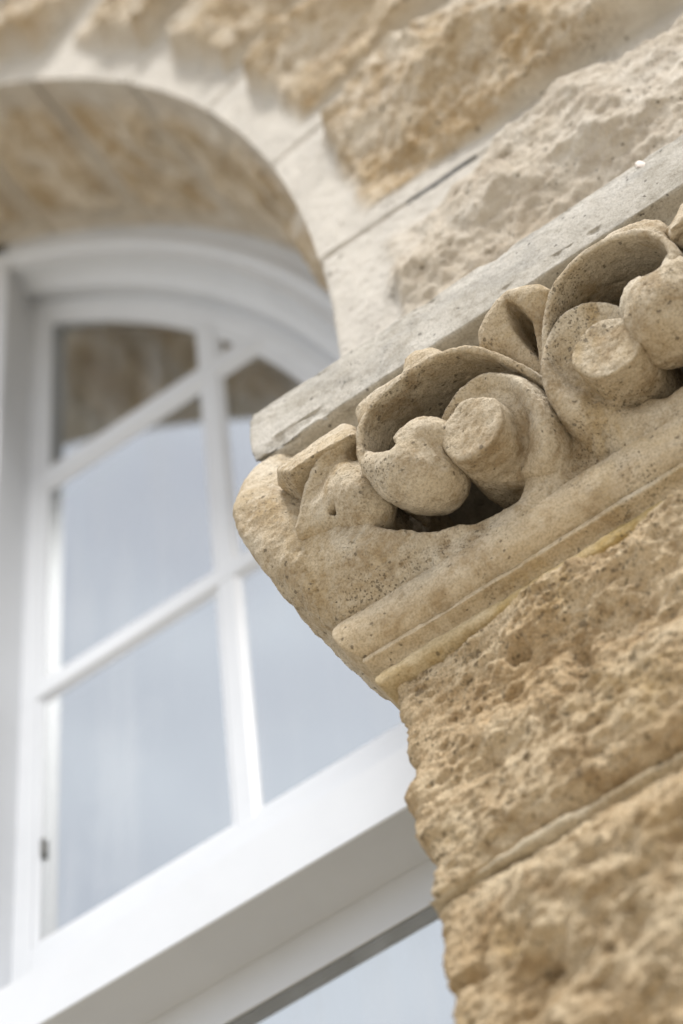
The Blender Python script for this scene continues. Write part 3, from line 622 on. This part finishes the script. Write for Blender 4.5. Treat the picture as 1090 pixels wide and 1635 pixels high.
# corner: clipped leaf stub and the lobed lump beside it, on both ends of the front
for s_, sd_ in ((1, 0), (-1, 1)):
    g = lgrid(-.325, -.165, .20, .33, -.13, .02, .0021); U, W, Nn = g[:3]
    pts = [(-.2926, .2889, -.052), (-.2088, .2942, -.052), (-.1944, .274, -.045), (-.2680, .243, -.010), (-.2350, .2440, -.008), (-.1880, .2410, -.012), (-.2995, .2687, -.052), (-.2789, .2276, -.055), (-.2458, .235, -.055), (-.1975, .24, -.05), (-.2851, .2703, -.03), (-.28, .285, -.12), (-.20, .285, -.12), (-.275, .24, -.12), (-.2, .245, -.12)]
    F = sd_hull(U, W, Nn, pts, .0005, .0028)
    gg = g
    if s_ < 0: F = F[::-1]; gg = (None, None, None, (-U[-1, 0, 0], g[3][1], g[3][2]), g[4])
    sculpt('leaf_stub', F, gg, 191 + sd_, a=.7)
    g = lgrid(-.32, -.155, .11, .275, -.12, .03, .0021); U, W, Nn = g[:3]
    pts = [(-.2908, .1758, -.022), (-.2690, .2076, -.026), (-.2435, .2325, -.026), (-.2225, .2460, -.028), (-.1919, .2476, -.032), (-.2192, .1987, -.005), (-.2400, .1960, -.010), (-.2100, .1705, -.012), (-.2030, .1510, -.035), (-.2484, .150, -.045), (-.264, .165, -.11), (-.2, .15, -.11), (-.19, .235, -.11), (-.222, .232, -.11)]
    F = sd_hull(U, W, Nn, pts, .0015, .005)
    F = smin(F, sd_ell(U, W, Nn, (-.207, .178, -.034), (.030, .036, .030)), .016)
    F = smin(F, sd_tube(U, W, Nn, np.array([(-.284, .184, -.020), (-.266, .207, -.024), (-.243, .230, -.022), (-.220, .243, -.022), (-.195, .244, -.026)]), [.003, .006, .008, .009, .010]), .006)
    F = smax(F, -sd_hull(U, W, Nn, [(-.252, .178, .0), (-.230, .182, .0), (-.238, .163, .0), (-.240, .174, -.034), (-.252, .178, .02), (-.230, .182, .02), (-.238, .163, .02)], .0005, .002), .002)
    F = smax(F, -sd_tube(U, W, Nn, np.array([(-.214, .222, .004), (-.204, .228, -.012), (-.196, .230, -.03)]), [.006, .008, .010]), .006)
    gg = g
    if s_ < 0: F = F[::-1]; gg = (None, None, None, (-U[-1, 0, 0], g[3][1], g[3][2]), g[4])
    sculpt('leaf_lump', F, gg, 201 + sd_)

# ------------------------------------------------------------------ arched window
win = empty('arched_window', (JX - .4, YF, 3.0), 'white painted arched timber window with small panes behind the capital', 'window')
VB = np.array(win.location)
def sweep_frame(name, prof, th1, z_low, parent, x_mode='arch', nth=90):
    """profile of (inset from the stone, y) run up the jamb and round the arch"""
    P = []
    ths = np.linspace(0, th1, nth)
    for ins, y in prof:
        r = RA - ins; a = np.array([(CX + r, y, z_low), (CX + r, y, CZ - .001)]); b_ = np.stack([CX + r * np.cos(ths), np.full(nth, y), CZ + r * np.sin(ths)], 1); P.append(np.concatenate([a, b_]))
    P = np.array(P); nu, nv = P.shape[:2]; return mesh_np(name, P.reshape(-1, 3), grid_faces(nu, nv, 0, False), M_WHT, parent, off=VB, smooth=False)
def roundp(p, it=1): return [tuple(q) for q in smooth_profile(p, it)]
fr_o = sweep_frame('frame', [(-.01, 1.86), (-.01, YF + .004), (0, YF), (.030, YF)] + roundp([(.0305, YF - .002), (.034, YF - .004), (.043, YF - .005), (.050, YF - .002), (.052, YF + .003)], 1) + [(.054, YF + .006), (.074, YF + .006)] + roundp([(.0745, YF + .008), (.078, YF + .026), (.088, YF + .044), (.099, YF + .052)], 1) + [(.1, YF + .055), (.1, YF + .16)], math.radians(100), 3.83, win)
sash = bpy.data.objects.new('sash', None); COL.objects.link(sash); sash.parent = win
sweep_frame('curved_rail', [(.0995, 1.84), (.0995, 1.774), (.102, 1.772), (.127, 1.772), (.130, 1.774), (.134, 1.7752), (.150, 1.7770), (.1565, 1.7780), (.1575, 1.7795), (.1575, 1.83)], math.radians(58), 3.96, sash)
def bar(name, x0, x1, z0, z1, yf, yb, parent, ch=.006, mat=None): return box(name, x0, x1, yf, yb, z0, z1, mat or M_WHT, parent, ch, off=VB, seg=2)
box('stile', -1.5195, -1.487, 1.7732, 1.84, 3.93, 5.95, M_WHT, sash, .002, off=VB); box('glazing_bead', -1.489, -1.476, 1.7765, 1.84, 4.02, 5.9, M_WHT, sash, .003, off=VB)
bar('bottom_rail', -1.4868, -.83, 3.945, 4.078, 1.772, 1.84, sash, .003); bar('glazing_bead', -1.4755, -.83, 4.07, 4.092, 1.7757, 1.84, sash, .003)
def muntin(name, x0, x1, z0, z1, vertical, yf=1.7742):
    w = (x1 - x0) if vertical else (z1 - z0); prof = [(0, 1.815), (0, 1.7800), (.08, 1.7790), (.15, 1.7775), (.20, yf + .001), (.24, yf), (.76, yf), (.80, yf + .001), (.85, 1.7775), (.92, 1.7790), (1, 1.7800), (1, 1.815)]
    v = []
    for e in (0, 1):
        for q, y in prof:
            v.append((x0 + q * w, y, (z0, z1)[e]) if vertical else ((x0, x1)[e], y, z0 + q * w))
    n_ = len(prof); f = [(i, i + 1, n_ + i + 1, n_ + i) for i in range(n_ - 1)]
    if vertical: f = [q[::-1] for q in f]
    return mesh_np(name, v, [q[::-1] for q in f], M_WHT, sash, smooth=False, off=VB)
RG = RA - .150
def arcx(z): return CX + math.sqrt(max(RG ** 2 - (z - CZ) ** 2, 0))
def arcz(x): return CZ + math.sqrt(max(RG ** 2 - (x - CX) ** 2, 0))
muntin('muntin', -1.162, -1.114, 4.07, arcz(-1.138) + .035, True)
muntin('muntin', -1.49, arcx(5.22) + .036, 5.184, 5.264, False, 1.7730); muntin('muntin', -1.49, arcx(4.64) + .02, 4.607, 4.669, False, 1.7730)
def pane(x0, x1, z0, z1, y=1.7810, parent=sash, clip=True):
    n_ = 24; pts = [(x0, z0)]
    if clip:
        # walk the boundary: bottom, right side clipped by the arc, top clipped by the arc
        pts.append((min(x1, arcx(z0)), z0))
        for z in np.linspace(z0, z1, n_)[1:]:
            x = min(x1, arcx(z)) if z < CZ + RG else x0
            if x > x0: pts.append((x, z))
        zt = min(z1, arcz(x0))
        for x in np.linspace(min(x1, arcx(zt)) if zt < z1 or True else x1, x0, n_):
            z = min(z1, arcz(x))
            if z >= z0: pts.append((x, z))
    else: pts += [(x1, z0), (x1, z1), (x0, z1)]
    cl = [pts[0]]
    for p in pts[1:]:
        if math.hypot(p[0] - cl[-1][0], p[1] - cl[-1][1]) > 1e-4: cl.append(p)
    if math.hypot(cl[0][0] - cl[-1][0], cl[0][1] - cl[-1][1]) < 1e-4: cl.pop()
    n_ = len(cl); v = [(x, y, z) for x, z in cl] + [(x, y + .004, z) for x, z in cl]
    f = [list(range(n_)), list(range(n_, 2 * n_))[::-1]] + [[(i + 1) % n_, i, n_ + i, n_ + (i + 1) % n_] for i in range(n_)]
    me = bpy.data.meshes.new('pane'); me.from_pydata((np.array(v) - VB).tolist(), [], f); me.update(); return link('pane', me, M_GLS, parent, smooth=False)
for xa, xb in ((-1.482, -1.155), (-1.121, -.80)):
    pane(xa, xb, 4.084, 4.615); pane(xa, xb, 4.660, 5.19); pane(xa, xb, 5.258, 6.4)
# window latch against the left stile
box('latch', -1.4758, -1.469, 1.774, 1.7808, 4.262, 4.296, M_IRON, sash, .002, off=VB)
# mullion, transom and the light below it
mul = box('mullion', -1.66, -1.518, YF, 1.86, 3.93, 6.2, M_WHT, win, .004, off=VB)
v = []
prof = [(1.86, 3.828), (YF + .002, 3.828), (YF, 3.830), (YF, 3.930), (YF + .004, 3.934), (1.80, 3.965), (1.86, 3.965)]
for x in (-3.2, JX + .01): v += [(x, y, z) for y, z in prof]
n_ = len(prof); mesh_np('transom', v, [(n_ + i, n_ + i + 1, i + 1, i) for i in range(n_ - 1)] + [(0 + i, i, i, i) for i in ()], M_WHT, win, smooth=False, off=VB)
bar('lower_head', -3.2, JX + .01, 3.757, 3.8285, 1.775, 1.86, win, .002)
box('gap_strip', -3.2, JX + .01, 1.779, 1.84, 3.7545, 3.757, M_GAP, win, 0, off=VB)  # black strip stands for the shaded gap below the lower head
pane(-3.2, JX + .01, 2.9, 3.7545, 1.7775, win, False)
bar('inner_head', -3.2, JX + .01, 3.738, 3.752, 1.80, 1.84, win, .002)
pane(-2.6, -1.66, 3.965, 6.3, 1.7810, win, False)
bar('jamb', JX - .08, JX + .01, 2.9, 3.757, 1.786, 1.86, win, .002)

# dim room behind the glass
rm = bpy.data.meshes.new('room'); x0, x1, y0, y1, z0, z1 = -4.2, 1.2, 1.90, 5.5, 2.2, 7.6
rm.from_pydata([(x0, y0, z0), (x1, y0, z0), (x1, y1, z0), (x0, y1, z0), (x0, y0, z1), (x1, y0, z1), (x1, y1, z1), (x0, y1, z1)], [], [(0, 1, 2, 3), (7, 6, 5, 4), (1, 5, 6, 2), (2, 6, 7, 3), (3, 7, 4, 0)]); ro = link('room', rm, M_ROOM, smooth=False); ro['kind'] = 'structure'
# dark split in the wall joint
n_ = 24; f = []
for i in range(n_ - 1):
    for k_ in range(4): a = i * 4; f.append((a + k_, a + (k_ + 1) % 4, a + 4 + (k_ + 1) % 4, a + 4 + k_))
mesh_np('joint_split', CRACK, f, M_GAP, wall, smooth=False, off=WB)
